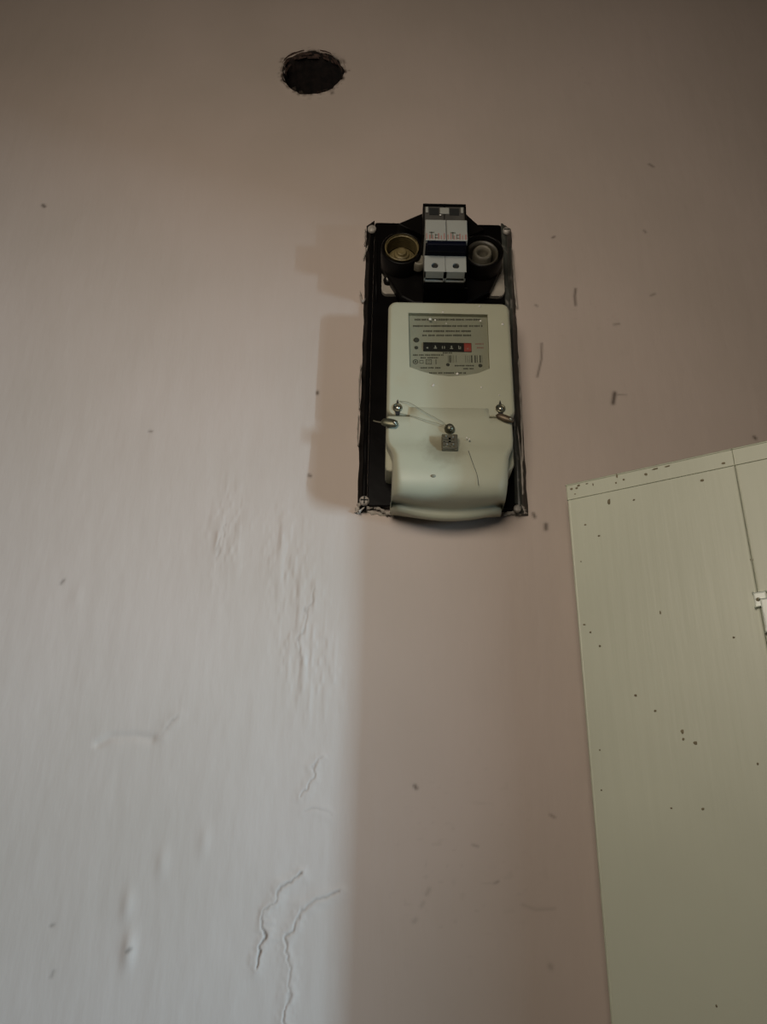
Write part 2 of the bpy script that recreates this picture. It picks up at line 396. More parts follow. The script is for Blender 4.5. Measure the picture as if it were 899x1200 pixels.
def rim_flakes(name, mat, n, r0, r1, wid, seed):
    q = random.Random(seed); bm = BM()
    for k in range(n):
        a = q.uniform(0.05, 1.0) * math.pi if q.random() < .7 else q.uniform(1.0, 2.0) * math.pi
        span = q.uniform(.06, .28); rr_ = float(hole_radius(np.array(a), HR)) * q.uniform(r0, r1); w_ = wid * q.uniform(.5, 1.3); dd = q.uniform(-.004, .0012)
        L1 = []; L2 = []
        for i_ in range(6):
            t_ = a - span + 2 * span * i_ / 5; e_ = w_ * math.sin(math.pi * (i_ + .3) / 5.6)
            L1.append(bm.verts.new((HC[0] + (rr_ - e_) * math.cos(t_), -dd + .002, HC[1] + (rr_ - e_) * math.sin(t_))))
            L2.append(bm.verts.new((HC[0] + (rr_ + e_) * math.cos(t_ + .02), -dd - .0006, HC[1] + (rr_ + e_) * math.sin(t_ + .02))))
        for i_ in range(5): bm.faces.new((L1[i_], L1[i_ + 1], L2[i_ + 1], L2[i_]))
    o = finish(bm, name, mat, wall); o['kind'] = 'stuff'; return o
rim_flakes('brown_rim_flakes', nodes_mat('reddish_brown_plaster', (.065, .038, .03), .9, var=.6, scale=300), 60, .88, 1.10, .00045, 5)
rim_flakes('pale_rim_flakes', nodes_mat('pale_broken_plaster', (.40, .34, .30), .8, var=.3, scale=300), 12, .93, 1.04, .0010, 9)
# ------------------------------------------------------------------ rest of the room shell
def struct_box(name, b, mat, label):
    bm = BM(); add_box(bm, *b); o = finish(bm, name, mat); return tag(o, label, kind='structure')
struct_box('floor', (-1.7, 3.2, 0.0, 2.6, -0.1, 0.0), M_floor, 'brown boarded floor of the room')
struct_box('ceiling', (-1.7, 3.2, -0.16, 2.6, 2.75, 2.85), M_plain, 'plain painted ceiling of the room')
struct_box('wall_left', (-1.85, -1.7, -0.16, 2.6, 0, 2.75), M_plain, 'plain painted left wall of the room')
struct_box('wall_front', (-1.85, 3.2, 2.6, 2.75, 0, 2.75), M_plain, 'plain painted wall behind the viewer')
JX, JO = 0.80, 0.556
bm = BM()
add_box(bm, JX, JX + 0.12, -0.16, JO, 0, 2.75)
add_box(bm, JX, JX + 0.12, 1.75, 2.6, 0, 2.75)
add_box(bm, JX, JX + 0.12, JO, 1.75, 1.94, 2.75)
o = finish(bm, 'wall_right', M_plain); tag(o, 'right partition wall with a doorway', kind='structure')

# ------------------------------------------------------------------ open door leaf
ED = 0.030
c0 = W(664.5, 568.5, ED); 
def on_height(px, py, z):
    r = ray(px, py); t = (z - CAM.z) / r.z; p = CAM + r * t; return (p.x, -p.y)
c1 = on_height(899, 517, c0[2])
dirx, diro = c1[0] - c0[0], c1[1] - c0[1]
dl = math.hypot(dirx, diro); ux, uo = dirx / dl, diro / dl
print('DOOR', c0, ux, uo)
LEN = (JX - 0.012 - c0[0]) / ux
TOP = c0[2]
dloc = (c0[0], -c0[1], 0.01)
door = bpy.data.objects.new('door_1', None); COL.objects.link(door); door.location = dloc
tag(door, 'cream painted plank door standing open against the plaster wall', kind='structure')
def D(s, n, z):      # along the leaf, out of its face, height
    return Vector((c0[0] + ux * s - uo * n, -(c0[1] + uo * s + ux * n), z))
def door_hit(px, py, n=0.0):
    """pixel -> (s, z) on the leaf's face"""
    nrm = Vector((-uo, -ux, 0)); p0 = D(0, n, 0)
    r = ray(px, py); t = (p0 - CAM).dot(nrm) / r.dot(nrm); p = CAM + r * t
    return ((p.x - p0.x) * ux + (-p.y + p0.y) * uo, p.z)
def door_box(name, s0, s1, n0, n1, z0, z1, mat, parent, bev=0.002, label=None, seg=3):
    bm = BM(); r = bmesh.ops.create_cube(bm, size=1.0)
    for v in r['verts']:
        v.co = D((s0 + s1) / 2 + v.co.x * (s1 - s0), (n0 + n1) / 2 + v.co.y * (n1 - n0), (z0 + z1) / 2 + v.co.z * (z1 - z0))
    if bev: bmesh.ops.bevel(bm, geom=list(bm.edges), offset=bev, segments=seg, affect='EDGES', profile=0.5, clamp_overlap=True)
    o = finish(bm, name, mat, parent)
    if label: o['label'] = label
    return o
s_seam, _ = door_hit(858, 527); _, z_rail = door_hit(668, 586)
print('seam', s_seam, 'rail', z_rail, TOP, LEN)
step = s_seam; s = 0.0; first = True
while s < LEN - 0.02:
    e = min(s + step, LEN)
    door_box('plank', s + (0 if s == 0 else .0001), e - .0001, -0.034, 0.0, 0.01, TOP - .001, M_door, door, .0012)
    s = e
s = 0.0
while s < LEN - 0.02:
    e = min(s + step, LEN)
    door_box('rail', s - (0.0005 if s == 0 else 0), e, -0.0345, 0.0005, z_rail, TOP, M_door, door, .0005)
    s = e
# worn paint chips on the leaf
bm = BM()
def chip(px, py, w, h, n=0.0):
    s_, z_ = door_hit(px, py, n); k = 7; vsx = []
    for i in range(k):
        a = 2 * math.pi * i / k; q = rnd.uniform(.7, 1.2)
        vsx.append(bm.verts.new(D(s_ + w * q * math.cos(a), n + 0.0002, z_ + h * q * math.sin(a))))
    c = bm.verts.new(D(s_, n + 0.0005, z_))
    for i in range(k): bm.faces.new((vsx[i], vsx[(i + 1) % k], c))
mm = 0.00068
for px, py, w, h in ((714, 588, 2.6, 5), (743, 586, 2, 1.5), (823, 563, 2.5, 2), (686, 615, 2, 1.2), (702, 628, 2, 1.2), (681, 658, 1, 1.4), (692, 741, 1.4, 1.6),
                     (703, 757, 1.6, 1.6), (745, 815, 2.4, 1.8), (768, 833, 2.4, 1.5), (800, 858, 2.2, 3), (801, 866, 1.6, 2), (815, 871, 2.8, 2.4), (685, 732, 2, 1.2),
                     (824, 948, 2.2, 1.5), (703, 879, 1.4, 1.4), (705, 926, 1.2, 1.2), (787, 947, 1.6, 1.2), (860, 747, 1.6, 1.3), (774, 718, 1.0, 2.5), (888, 895, 1.6, 1.8), (840, 1179, 1.2, 1.6), (881, 656, 2.2, 2.6)):
    chip(px, py, w * mm * .8, h * mm * .8)
for px, py, w, h in ((723, 558, 1.6, 4), (722, 566, 1.6, 2), (731, 562, 2, 2), (757, 556, 2.2, 2.2), (768, 549.5, 5, 1.2), (782, 546.5, 4, 1.2), (688, 567, 2, 1), (670, 573, 2.5, 2), (676, 572, 2, 2), (674, 579, 1.6, 1.2),
                     (848, 543, 3, 1.6), (695, 568, 1, 2.4), (678, 569, 3, 2)):
    chip(px, py, w * mm * .8, h * mm * .8, 0.0005)
o = finish(bm, 'paint_chips', M_chip, door); o['kind'] = 'stuff'; o['label'] = 'dark worn chips in the cream door paint'
# white latch strip at the plank seam
sA, zA = door_hit(893.5, 712); _, zT = door_hit(897, 703); _, zB = door_hit(897.5, 742); sL, zL = door_hit(885, 704)
latch = door_box('latch_plate', sA, sA + .026, 0, .004, zB, zT, M_white, door, .001, 'white metal latch plate')
door_box('bracket', sL, sA + .004, 0, .0024, zL - .005, zL + .005, M_white, latch, .001)
bm = BM(); g = bmesh.ops.create_icosphere(bm, subdivisions=2, radius=.0014)
for v in g['verts']: v.co = D(sL + .0022, .0022, zL) + v.co
finish(bm, 'screw', M_chip, latch, True)

# ------------------------------------------------------------------ black meter board
xl, zb = XZ(417, 601); xr = XZ(619, 603)[0]; zt = XZ(428, 262, .004)[1]
xl += .001
PO = 0.009      # board thickness
board = thing('meter_board', ((xl + xr) / 2, 0, zb), 'black lacquered mounting board with screws, holding meter and breaker on the wall', 'board')
CH, CHR = .0085, .0115
bm = BM(); add_prism(bm, rrect(xl + CH, xr - CHR, zb + .003, zt - .003, .002, 2), .0, PO, .0008, 2)
finish(bm, 'plate', M_black, board)
def strip(name, pts, mat):
    bm = BM()
    lo = [bm.verts.new((p[0][0], -p[0][1], p[0][2])) for p in pts]
    hi = [bm.verts.new((p[1][0], -p[1][1], p[1][2])) for p in pts]
    bk = [bm.verts.new((p[1][0], -.0005, p[1][2])) for p in pts]
    for i in range(len(pts) - 1):
        bm.faces.new((lo[i], lo[i + 1], hi[i + 1], hi[i])); bm.faces.new((hi[i], hi[i + 1], bk[i + 1], bk[i])); bm.faces.new((bk[i], bk[i + 1], lo[i + 1], lo[i]))
    bm.faces.new((lo[0], hi[0], bk[0])); bm.faces.new((lo[-1], bk[-1], hi[-1]))
    return finish(bm, name, mat, board, True)
n = 60
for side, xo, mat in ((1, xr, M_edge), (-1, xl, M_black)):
    pts = []
    for i in range(n + 1):
        z = zb + (zt - zb) * i / n
        j = .0003 * math.sin(i * .9) + rnd.uniform(-.0002, .0002)
        xi = xo - side * ((CHR if side > 0 else CH) - .0005)
        pts.append(((xo + j, .0006, z), (xi, PO - .0006, z)))
    o = strip('side_edge', pts, mat)
    o['label'] = 'sloping side edge, paint-rubbed and lightened as if lit' if side > 0 else 'sloping black side edge'
# raised rib along the left and right of the plate
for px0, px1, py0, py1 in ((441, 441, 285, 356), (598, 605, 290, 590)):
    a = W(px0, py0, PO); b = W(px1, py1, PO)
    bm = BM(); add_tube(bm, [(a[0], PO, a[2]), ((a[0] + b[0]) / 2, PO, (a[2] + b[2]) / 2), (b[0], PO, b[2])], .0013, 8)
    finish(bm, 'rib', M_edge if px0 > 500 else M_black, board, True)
# screws
def screw(px, py, r, mat, slot=True, out=PO, parent=board, cross=False):
    c = XZ(px, py, out + .002)
    bm = BM(); add_lathe(bm, [(r, out - .001), (r, out + .0012), (r * .8, out + .0022), (r * .35, out + .0026), (0, out + .0026)], c, 16)
    o = finish(bm, 'screw', mat, parent, True)
    if slot:
        bm = BM(); a = rnd.uniform(-.4, .4)
        add_box(bm, c[0] - r * .75, c[0] + r * .75, out + .002, out + .003, c[1] - r * .13, c[1] + r * .13)
        if cross: add_box(bm, c[0] - r * .13, c[0] + r * .13, out + .002, out + .003, c[1] - r * .75, c[1] + r * .75)
        finish(bm, 'slot', M_void, o)
    return o
M_screwp = nodes_mat('paint_spattered_screw', (0.34, 0.31, 0.28), .5, var=.4, scale=300)
screw(436, 267, .0043, M_screwp, False); screw(594, 269, .0036, M_screwp, True); screw(427, 586, .0042, M_screwp, True, cross=True); screw(607, 595, .0032, M_screwp, False)
# ragged wall paint overlapping the board's edges
def smear(pts, w, name='paint_smear', out=.004, mat=None):
    bm = BM(); P = [W(*p, out) for p in pts]; P = spline(P, 8); L_ = []; R_ = []
    for i, p in enumerate(P):
        q = w * (0.35 + rnd.random()) * (.25 if i in (0, len(P) - 1) else 1)
        t = P[min(i + 1, len(P) - 1)] - P[max(i - 1, 0)]; nx_, nz_ = -t.z, t.x; l = math.hypot(nx_, nz_) + 1e-9
        L_.append(bm.verts.new((p.x - nx_ / l * q, -out + .0015, p.z - nz_ / l * q))); R_.append((bm.verts.new((p.x, -out - .0012, p.z)), bm.verts.new((p.x + nx_ / l * q, -out + .0015, p.z + nz_ / l * q))))
    for i in range(len(P) - 1):
        bm.faces.new((L_[i], L_[i + 1], R_[i + 1][0], R_[i][0])); bm.faces.new((R_[i][0], R_[i + 1][0], R_[i + 1][1], R_[i][1]))
    o = finish(bm, name, mat or M_smear, board, True); return o
M_smear = nodes_mat('smeared_wall_paint', (0.36, 0.32, 0.28), .6, var=.3, scale=150)
smear([(424, 588), (420, 594), (418, 601)], .0022, out=.003); smear([(420, 599), (430, 594), (442, 594), (452, 600), (458, 601)], .0018, out=.006)
smear([(424, 597), (440, 601), (456, 603)], .0022, out=.002); smear([(590, 603), (600, 600), (612, 602)], .0018, out=.004); smear([(611, 592), (614, 597), (616, 602)], .002, out=.004)
smear([(428, 268), (428, 280), (427, 286)], .0007); smear([(431, 288), (428, 296), (426, 303)], .0009); smear([(422, 340), (424, 352), (428, 350)], .0009)
smear([(423, 426), (421, 450), (421, 480)], .0006); smear([(420, 485), (419, 510), (420, 522)], .0006); smear([(600, 290), (603, 330), (606, 360)], .0007); smear([(608, 420), (611, 480), (613, 540)], .0009)
smear([(606, 500), (611, 540), (613, 580)], .0012)

# ------------------------------------------------------------------ twin fuse holder above the meter
fo = PO
fx0, fz0 = XZ(447, 345, fo + .004); fx1, fz1 = XZ(588, 276, fo + .004)
fz0 = XZ(517, 345.5, fo + .004)[1]; fz1 = XZ(517, 284, fo + .004)[1]
fuse = thing('fuse_holder', ((fx0 + fx1) / 2, -fo, fz0), 'old black twin fuse holder on a pale base plate, behind the breaker', 'fuse holder')
bm = BM(); add_prism(bm, rrect(fx0, fx1, fz0, fz1, .0055), fo, fo + .004, .0012); o = finish(bm, 'base_plate', M_pale, fuse); o['label'] = 'pale enamelled base plate'
BO = fo + .031
cl = XZ(471, 291, BO); cr_ = XZ(566, 294, BO)
def hullpoly():
    pts = []; r = .0195
    for i in range(15):
        a = math.radians(20 + 195 * i / 14); pts.append((cl[0] + r * math.cos(a), cl[1] + r * math.sin(a)))
    pts.append(XZ(470, 333, BO)); pts.append(XZ(486, 341, BO)); pts.append(XZ(545, 342, BO)); pts.append(XZ(578, 325, BO))
    for i in range(13):
        a = math.radians(-30 + 190 * i / 12); pts.append((cr_[0] + r * math.cos(a), cr_[1] + r * math.sin(a)))
    return pts
def _hull(P):
    P = sorted(set((round(a, 6), round(b, 6)) for a, b in P))
    def half(Q):
        h = []
        for p in Q:
            while len(h) > 1 and (h[-1][0] - h[-2][0]) * (p[1] - h[-2][1]) - (h[-1][1] - h[-2][1]) * (p[0] - h[-2][0]) <= 0: h.pop()
            h.append(p)
        return h[:-1]
    return half(P) + half(P[::-1])
bm = BM(); add_prism(bm, _hull(hullpoly()), fo + .004, fo + .0125, .003, 3); finish(bm, 'body', M_bake, fuse)
# left cup with threaded brass shell
bm = BM(); add_lathe(bm, [(.0195, fo + .012), (.0192, BO), (.0180, BO + .0012), (.0165, BO), (.0160, fo + .010), (0, fo + .010)], cl, 36)
o = finish(bm, 'socket', M_bake, fuse, True)
bm = BM(); pr = []
for k in range(6):
    z_ = fo + .016 + k * .0027; pr += [(.0150, z_), (.0139, z_ + .0010), (.0150, z_ + .0020)]
pr += [(.0156, BO), (.0159, BO + .0015), (.0150, BO + .0018)]
add_lathe(bm, pr, cl, 36); tag(finish(bm, 'threaded_shell', M_brass, o, True), 'threaded brass shell')
bm = BM(); pr = [(.0152, fo + .010)]
for k, r_ in enumerate((.0132, .0112, .0090, .0066, .0042)):
    z_ = fo + .0165 + k * .0028; pr += [(r_ + .0004, z_ - .0028), (r_ + .0004, z_ - .0006), (r_ - .0002, z_), (r_ - .0012, z_ - .0004)]
pr += [(0, fo + .0275)]
add_lathe(bm, pr, cl, 28); finish(bm, 'contact', M_brass, o, True)
# right cup with ceramic ring
bm = BM(); add_lathe(bm, [(.0195, fo + .012), (.0192, BO), (.0180, BO + .0012), (.0168, BO), (.0160, fo + .012), (0, fo + .012)], cr_, 36)
o = finish(bm, 'socket', M_bake, fuse, True)
bm = BM(); add_lathe(bm, [(.0160, fo + .013), (.0150, BO - .003), (.0138, BO - .002), (.0125, BO - .007), (.0105, fo + .014)], cr_, 30); finish(bm, 'ceramic_collar', nodes_mat('dark_ceramic', (.05, .043, .03), .45, var=.3, scale=150), o, True)
bm = BM(); add_lathe(bm, [(.0092, fo + .012), (.0088, BO - .003), (.0075, BO - .0005), (.0058, BO - .001), (.0048, BO - .005), (.0046, fo + .012), (0, fo + .012)], cr_, 28); tag(finish(bm, 'ceramic_ring', M_ceram, o, True), 'grimy pale ceramic ring')
# small stud between socket and breaker, mounting bridge behind the breaker
c = XZ(491, 305, fo + .028); bm = BM(); add_lathe(bm, [(.0065, fo + .020), (.0063, fo + .028), (.0050, fo + .030), (.004, fo + .028), (0, fo + .027)], c, 20); finish(bm, 'stud', M_ceram, fuse, True)
c = XZ(551, 275, fo + .030); bm = BM(); add_lathe(bm, [(.004, fo + .014), (.004, fo + .029), (.003, fo + .0305), (0, fo + .0305)], c, 16); finish(bm, 'stud', M_ceram, fuse, True)
c = XZ(455, 327, fo + .008)
bm = BM(); add_lathe(bm, [(.0046, fo + .004), (.0046, fo + .007), (.0035, fo + .0085), (0, fo + .009)], c, 16); s1 = finish(bm, 'mounting_screw', M_bake, fuse, True)
bm = BM(); add_lathe(bm, [(.0022, fo + .008), (.0018, fo + .0095), (0, fo + .0098)], c, 12); finish(bm, 'screw_head', M_screwp, s1, True)
MB_ = .043
bm = BM(); add_prism(bm, [XZ(462, 300, MB_), XZ(578, 300, MB_), XZ(566, 269, MB_), XZ(549, 255, MB_), XZ(545, 249, MB_), XZ(499, 248, MB_), XZ(466, 262, MB_)], fo + .012, MB_, .001, 2)
# the bridge narrows to a middle post so that the sockets stay visible
bm.free(); bm = BM()
add_prism(bm, [XZ(497, 338, MB_), XZ(548, 338, MB_), XZ(549, 275, MB_), XZ(568, 269, MB_), XZ(549, 255, MB_), XZ(545, 249, MB_), XZ(499, 248, MB_), XZ(466, 262, MB_), XZ(496, 275, MB_)], fo + .014, MB_, .001, 2)
finish(bm, 'mounting_bridge', M_bake, fuse)

# ------------------------------------------------------------------ two-pole circuit breaker
LOWO, MIDO = .066, .081
bx0 = XZ(497.5, 310, LOWO)[0]; bx1 = XZ(546.5, 311, LOWO)[0]; bxm = (bx0 + bx1) / 2
zbot = XZ(522, 318.5, LOWO)[1]; zlow = XZ(522, 300, LOWO)[1]; ztop = XZ(522, 242, LOWO)[1]
zm0 = XZ(522, 281.5, MIDO)[1]; zm1 = XZ(522, 258.5, MIDO)[1]
print('BREAKER', bx1 - bx0, zbot, zlow, zm0, zm1, ztop)
brk = thing('circuit_breaker', (bxm, -MB_, zbot), 'light grey two-pole circuit breaker with navy toggle above the meter', 'circuit breaker')
for a, b in ((bx0, bxm - .0002), (bxm + .0002, bx1)):
    w = b - a; m_ = (a + b) / 2
    # lower terminal block: profile with screw hole (octagon frame) and wire slot in its underside
    bm = BM(); hr = .0030; hz = XZ(522, 311.5, LOWO)[1]
    outer = rrect(a, b, zbot, zlow, .0006, 2)
    N = 24; ring = [(m_ + hr * math.cos(2 * math.pi * i / N), hz + hr * math.sin(2 * math.pi * i / N)) for i in range(N)]
    sq = []
    for i in range(N):                     # matching points on the outer rectangle
        ca, sa = math.cos(2 * math.pi * i / N), math.sin(2 * math.pi * i / N)
        k = min(((b - m_) / abs(ca)) if abs(ca) > 1e-6 else 9, ((zlow - hz) if sa > 0 else (hz - zbot)) / abs(sa) if abs(sa) > 1e-6 else 9)
        sq.append((m_ + ca * k, hz + sa * k))
    vo = [bm.verts.new((x, -LOWO, z)) for x, z in sq]; vi = [bm.verts.new((x, -LOWO, z)) for x, z in ring]
    vd = [bm.verts.new((x, -LOWO + .012, z)) for x, z in ring]
    for i in range(N):
        j = (i + 1) % N
        bm.faces.new((vo[i], vo[j], vi[j], vi[i])); bm.faces.new((vi[i], vi[j], vd[j], vd[i]))
    cor = [(a, zbot), (b, zbot), (b, zlow), (a, zlow)]
    for cx_, cz_ in cor:                   # corner fill
        near = sorted(range(N), key=lambda i: math.hypot(sq[i][0] - cx_, sq[i][1] - cz_))[:2]
        bm.faces.new((vo[near[0]], vo[near[1]], bm.verts.new((cx_, -LOWO, cz_))))
    bmesh.ops.remove_doubles(bm, verts=bm.verts, dist=1e-5)
    bmesh.ops.holes_fill(bm, edges=[]) 
    sl0, sl1 = LOWO - .0085, LOWO - .0125
    add_box(bm, a, a + .0012, sl1 - .001, LOWO - .00005, zbot, zlow); add_box(bm, b - .0012, b, sl1 - .001, LOWO - .00005, zbot, zlow)
    add_box(bm, a, b, sl0, LOWO - .00005, zbot, zbot + .004); add_box(bm, a, b, sl1 - .0012, sl1, zbot, zlow)
    add_box(bm, a, b, MB_, LOWO - .00005, zlow - .003, zlow)
    pole = finish(bm, 'terminal_block', M_brk, brk)
    bm = BM(); add_box(bm, a + .0012, b - .0012, sl1, sl0, zbot + .003, zbot + .0045); finish(bm, 'wire_slot', M_void, pole)
    bm = BM(); add_box(bm, a, b, MB_, sl1 - .0012, zbot, zlow); finish(bm, 'rear_housing', M_bake, pole)
    bm = BM(); add_lathe(bm, [(.0030, LOWO - .009), (.0030, LOWO - .0016), (.0022, LOWO - .0026), (0, LOWO - .003)], (m_, hz), 16); finish(bm, 'dark_hole_disc', M_void, pole, True)  # black disc paints in the shade inside the screw hole
    # middle tier with label
    bm = BM(); add_box(bm, a, b, MB_, MIDO, zm0, zm1 + .001, .0007); mid = finish(bm, 'module', M_brk, brk)
    bm = BM(); lz0 = zm0 + .0008; lz1 = zm0 + (zm1 - zm0) * .42      # worn print: a dark T and reddish marks
    x_ = a + w * .30
    add_box(bm, x_ - .0022, x_ + .0024, MIDO, MIDO + .0002, lz1 - .0016, lz1 - .0003); add_box(bm, x_ - .0007, x_ + .0006, MIDO, MIDO + .0002, lz0 + .001, lz1 - .0003)
    add_box(bm, x_ + .0030, x_ + .0038, MIDO, MIDO + .0002, lz0 + .001, lz1 - .003); add_box(bm, x_ + .0030, x_ + .0058, MIDO, MIDO + .0002, lz0 + .001, lz0 + .0020); add_box(bm, x_ + .0030, x_ + .0058, MIDO, MIDO + .0002, lz1 - .0040, lz1 - .003)
    finish(bm, 'dark_print', M_inkf, mid)
    bm = BM()
    for k in range(7):
        x_ = a + w * (.04 + .14 * k); add_box(bm, x_, x_ + w * rnd.uniform(.04, .09), MIDO, MIDO + .00015, lz0, lz0 + (lz1 - lz0) * rnd.uniform(.5, .95))
    finish(bm, 'red_print', M_pink, mid)
    # top terminal tier
    bm = BM(); add_box(bm, a, b, MB_, LOWO, zm1 + .001, ztop, .0008); topb = finish(bm, 'top_terminal', M_brkd, brk)
    zq = ztop - .0115
    bm = BM(); add_box(bm, m_ - .0045, m_ + .004, LOWO, LOWO + .0004, zq + .001, zq + .009); finish(bm, 'terminal_recess', M_void, topb)
bm = BM(); add_box(bm, bxm - .0042, bxm + .0042, LOWO, LOWO + .0012, ztop - .0095, ztop - .0025, .0003); finish(bm, 'centre_tab', M_brk, brk)
for xx in (bx0 + .0012, bx1 - .0036):
    bm = BM(); add_box(bm, xx, xx + .0024, LOWO, LOWO + .001, ztop - .008, ztop - .0015, .0003); finish(bm, 'end_tab', M_brk, brk)
# black surround and navy toggle bar
bm = BM(); add_box(bm, bx0 + .0005, bx1 - .0005, MB_, MIDO - .004, zlow, zm0 + .0005); finish(bm, 'toggle_housing', M_navy, brk)
bm = BM(); add_box(bm, bx0 + .0015, bx1 - .0015, MIDO - .008, MIDO + .0012, zm0 - .0062, zm0 - .0012, .001); tag(finish(bm, 'toggle', M_navy, brk), 'navy joined toggle bar')
bm = BM()
for a, b in ((bx0 - .0012, bx0), (bx1, bx1 + .0012)): add_box(bm, a, b, MB_, LOWO + .002, zm1 - .004, ztop + .0008, .0004)
add_box(bm, bx0 - .0012, bx1 + .0012, MB_, LOWO + .002, ztop, ztop + .0014, .0004)
finish(bm, 'surround', M_bake, brk)
def specks(pts, out, parent, r=.0009):
    bm = BM()
    for px, py in pts:
        c = XZ(px, py, out); q = r * rnd.uniform(.6, 1.2)
        g = bmesh.ops.create_icosphere(bm, subdivisions=1, radius=q)
        for v in g['verts']: v.co = Vector((c[0] + v.co.x, -out + v.co.y * .3, c[1] + v.co.z))
    o = finish(bm, 'paint_specks', M_speck, parent, True); o['kind'] = 'stuff'; return o
specks([(516, 252)], LOWO + .001, brk, .0013)

# ------------------------------------------------------------------ electricity meter
BF, CF = .044, .0455           # front of the housing
meter_base = W(526, 600, PO)
meter = thing('electricity_meter', (meter_base[0], -PO, meter_base[2]), 'cream plastic electricity meter with a counter window and wired seals', 'electricity meter')
mx0 = XZ(454.5, 400, BF)[0]; mx1 = XZ(599.5, 400, BF)[0]
mzt = XZ(526, 353.5, BF)[1]; mzs = XZ(526, 487.5, BF)[1]
mzb = XZ(455, 553, .032)[1]
# housing: upper box with window recess
def add_round_box(bm, x0, x1, z0, z1, r, o0, o1, e, n=5):
    rings = []
    for ins, o_ in [(0, o0)] + [(e * (1 - math.cos(math.pi / 2 * k / n)), o1 - e + e * math.sin(math.pi / 2 * k / n)) for k in range(n + 1)]:
        rings.append([bm.verts.new((x, -o_, z)) for x, z in rrect(x0 + ins, x1 - ins, z0 + ins * .3, z1 - ins, max(.0006, r - ins), 6)])
    for A, B in zip(rings, rings[1:]):
        for k in range(len(A)): bm.faces.new((A[k], A[(k + 1) % len(A)], B[(k + 1) % len(A)], B[k]))
    bm.faces.new(rings[0][::-1]); bm.faces.new(rings[-1])
bm = BM(); add_round_box(bm, mx0, mx1, mzs, mzt, .0075, PO, BF, .0035)
hous = finish(bm, 'housing', M_meter, meter)
win = [XZ(*p, BF) for p in ((478.5, 366.5), (571.5, 368.5), (574, 432))] + [XZ(560, 437.5, BF), XZ(545, 440, BF), XZ(527, 441, BF), XZ(508, 439, BF), XZ(492, 434.5, BF)] + [XZ(480, 430, BF)]
bm = BM(); add_prism(bm, win, BF - .0045, BF + .01)
cut = finish(bm, 'cutter', None, meter)
md = hous.modifiers.new('window', 'BOOLEAN'); md.operation = 'DIFFERENCE'; md.object = cut; md.solver = 'EXACT'
bpy.context.view_layer.update()
me2 = bpy.data.meshes.new_from_object(hous.evaluated_get(bpy.context.evaluated_depsgraph_get()))
hous.modifiers.clear(); hous.data = me2
bpy.data.objects.remove(cut)
# lower shoulders behind the terminal cover
bm = BM(); xo0 = XZ(452, 520, .034)[0]; xo1 = XZ(601.5, 520, .034)[0]
pts = [(xo0 + .0035, mzb), (xo0 + .001, mzb + .001), (xo0, mzb + .004), (xo0, mzs), (xo1, mzs), (xo1, mzb + .008), (xo1 - .002, mzb + .0045), (xo1 - .006, mzb)]
add_prism(bm, pts, PO, .034, .0015, 2); finish(bm, 'lower_housing', M_meter, meter)
# terminal cover, lofted
rows = []      # (py, out, pxleft, pxright, corner radius)
for py, o_, l, r, rc in ((488.8, CF - .0030, 454, 600, .002), (489.4, CF - .0003, 453.5, 600.5, .002), (497, CF, 453, 601, .003), (512, CF, 452.5, 602, .003), (519, CF + .0006, 453, 602, .0035),
                         (523, CF + .0022, 455, 601, .004), (527, CF + .0040, 458, 599, .005), (533, CF + .0052, 460, 597.5, .006), (548, CF + .0068, 460, 597, .007), (560, CF + .0066, 459.5, 597, .008),
                         (570, CF + .0052, 459, 596, .009), (579, CF + .0020, 459, 595, .009), (586, CF - .0036, 458.5, 594, .009), (592, CF - .0110, 458, 592.5, .009), (597, CF - .0185, 457.5, 591, .009), (600.5, CF - .0220, 457.5, 590.5, .009),
                         (602, CF - .0212, 457, 590.5, .009), (607.5, CF - .0222, 457, 590, .009), (610.5, CF - .0250, 458, 589, .009), (612, CF - .0290, 459, 588, .008)):
    rows.append((py, o_, l, r, rc))
bm = BM(); rings = []
for k, (py, o_, l, r, rc) in enumerate(rows):
    a = XZ(l, py, o_)[0]; b = XZ(r, py, o_)[0]; z = XZ(526, py, o_)[1]
    ring = []
    ncr = 6
    plan = [(a, PO)]
    for i in range(ncr + 1):
        t = math.pi - (math.pi / 2) * i / ncr; plan.append((a + rc + rc * math.cos(t), o_ - rc + rc * math.sin(t)))
    ta0, ta1 = XZ(480, 480, BF)[0], XZ(573, 480, BF)[0]
    for x in sorted([a + rc + (b - a - 2 * rc) * i / 12 for i in range(1, 12)] + [ta0, ta0 + .0007, ta1 - .0007, ta1]): plan.append((x, o_))
    for i in range(ncr + 1):
        t = math.pi / 2 - (math.pi / 2) * i / ncr; plan.append((b - rc + rc * math.cos(t), o_ - rc + rc * math.sin(t)))
    plan.append((b, PO))
    sag = .003 * max(0.0, min(1.0, (py - 570) / 20)) + .006 * max(0.0, min(1.0, (py - 588) / 10))
    for (x, o2) in plan:
        u = (x - (a + b) / 2) / ((b - a) / 2)
        bulge = .0020 * (1 - u * u) * max(0, min(1, (py - 520) / 40))
        tab = (.0092, .0092, .004, 0)[k] if k < 4 and ta0 + .0003 < x < ta1 - .0003 and o2 > PO + .001 else 0
        ring.append(bm.verts.new((x, -(o2 + (bulge if o2 > PO + .001 else 0)), z + sag * u * u + tab)))
    rings.append(ring)
for A, B in zip(rings, rings[1:]):
    for i in range(len(A) - 1): bm.faces.new((A[i], A[i + 1], B[i + 1], B[i]))
bm.faces.new(rings[0]); bm.faces.new(rings[-1][::-1])
M_cover = M_meter.copy(); M_cover.name = 'cream_plastic_with_grime_spot'
nt = M_cover.node_tree; bs = nt.nodes['Principled BSDF']; src = bs.inputs['Base Color'].links[0].from_socket
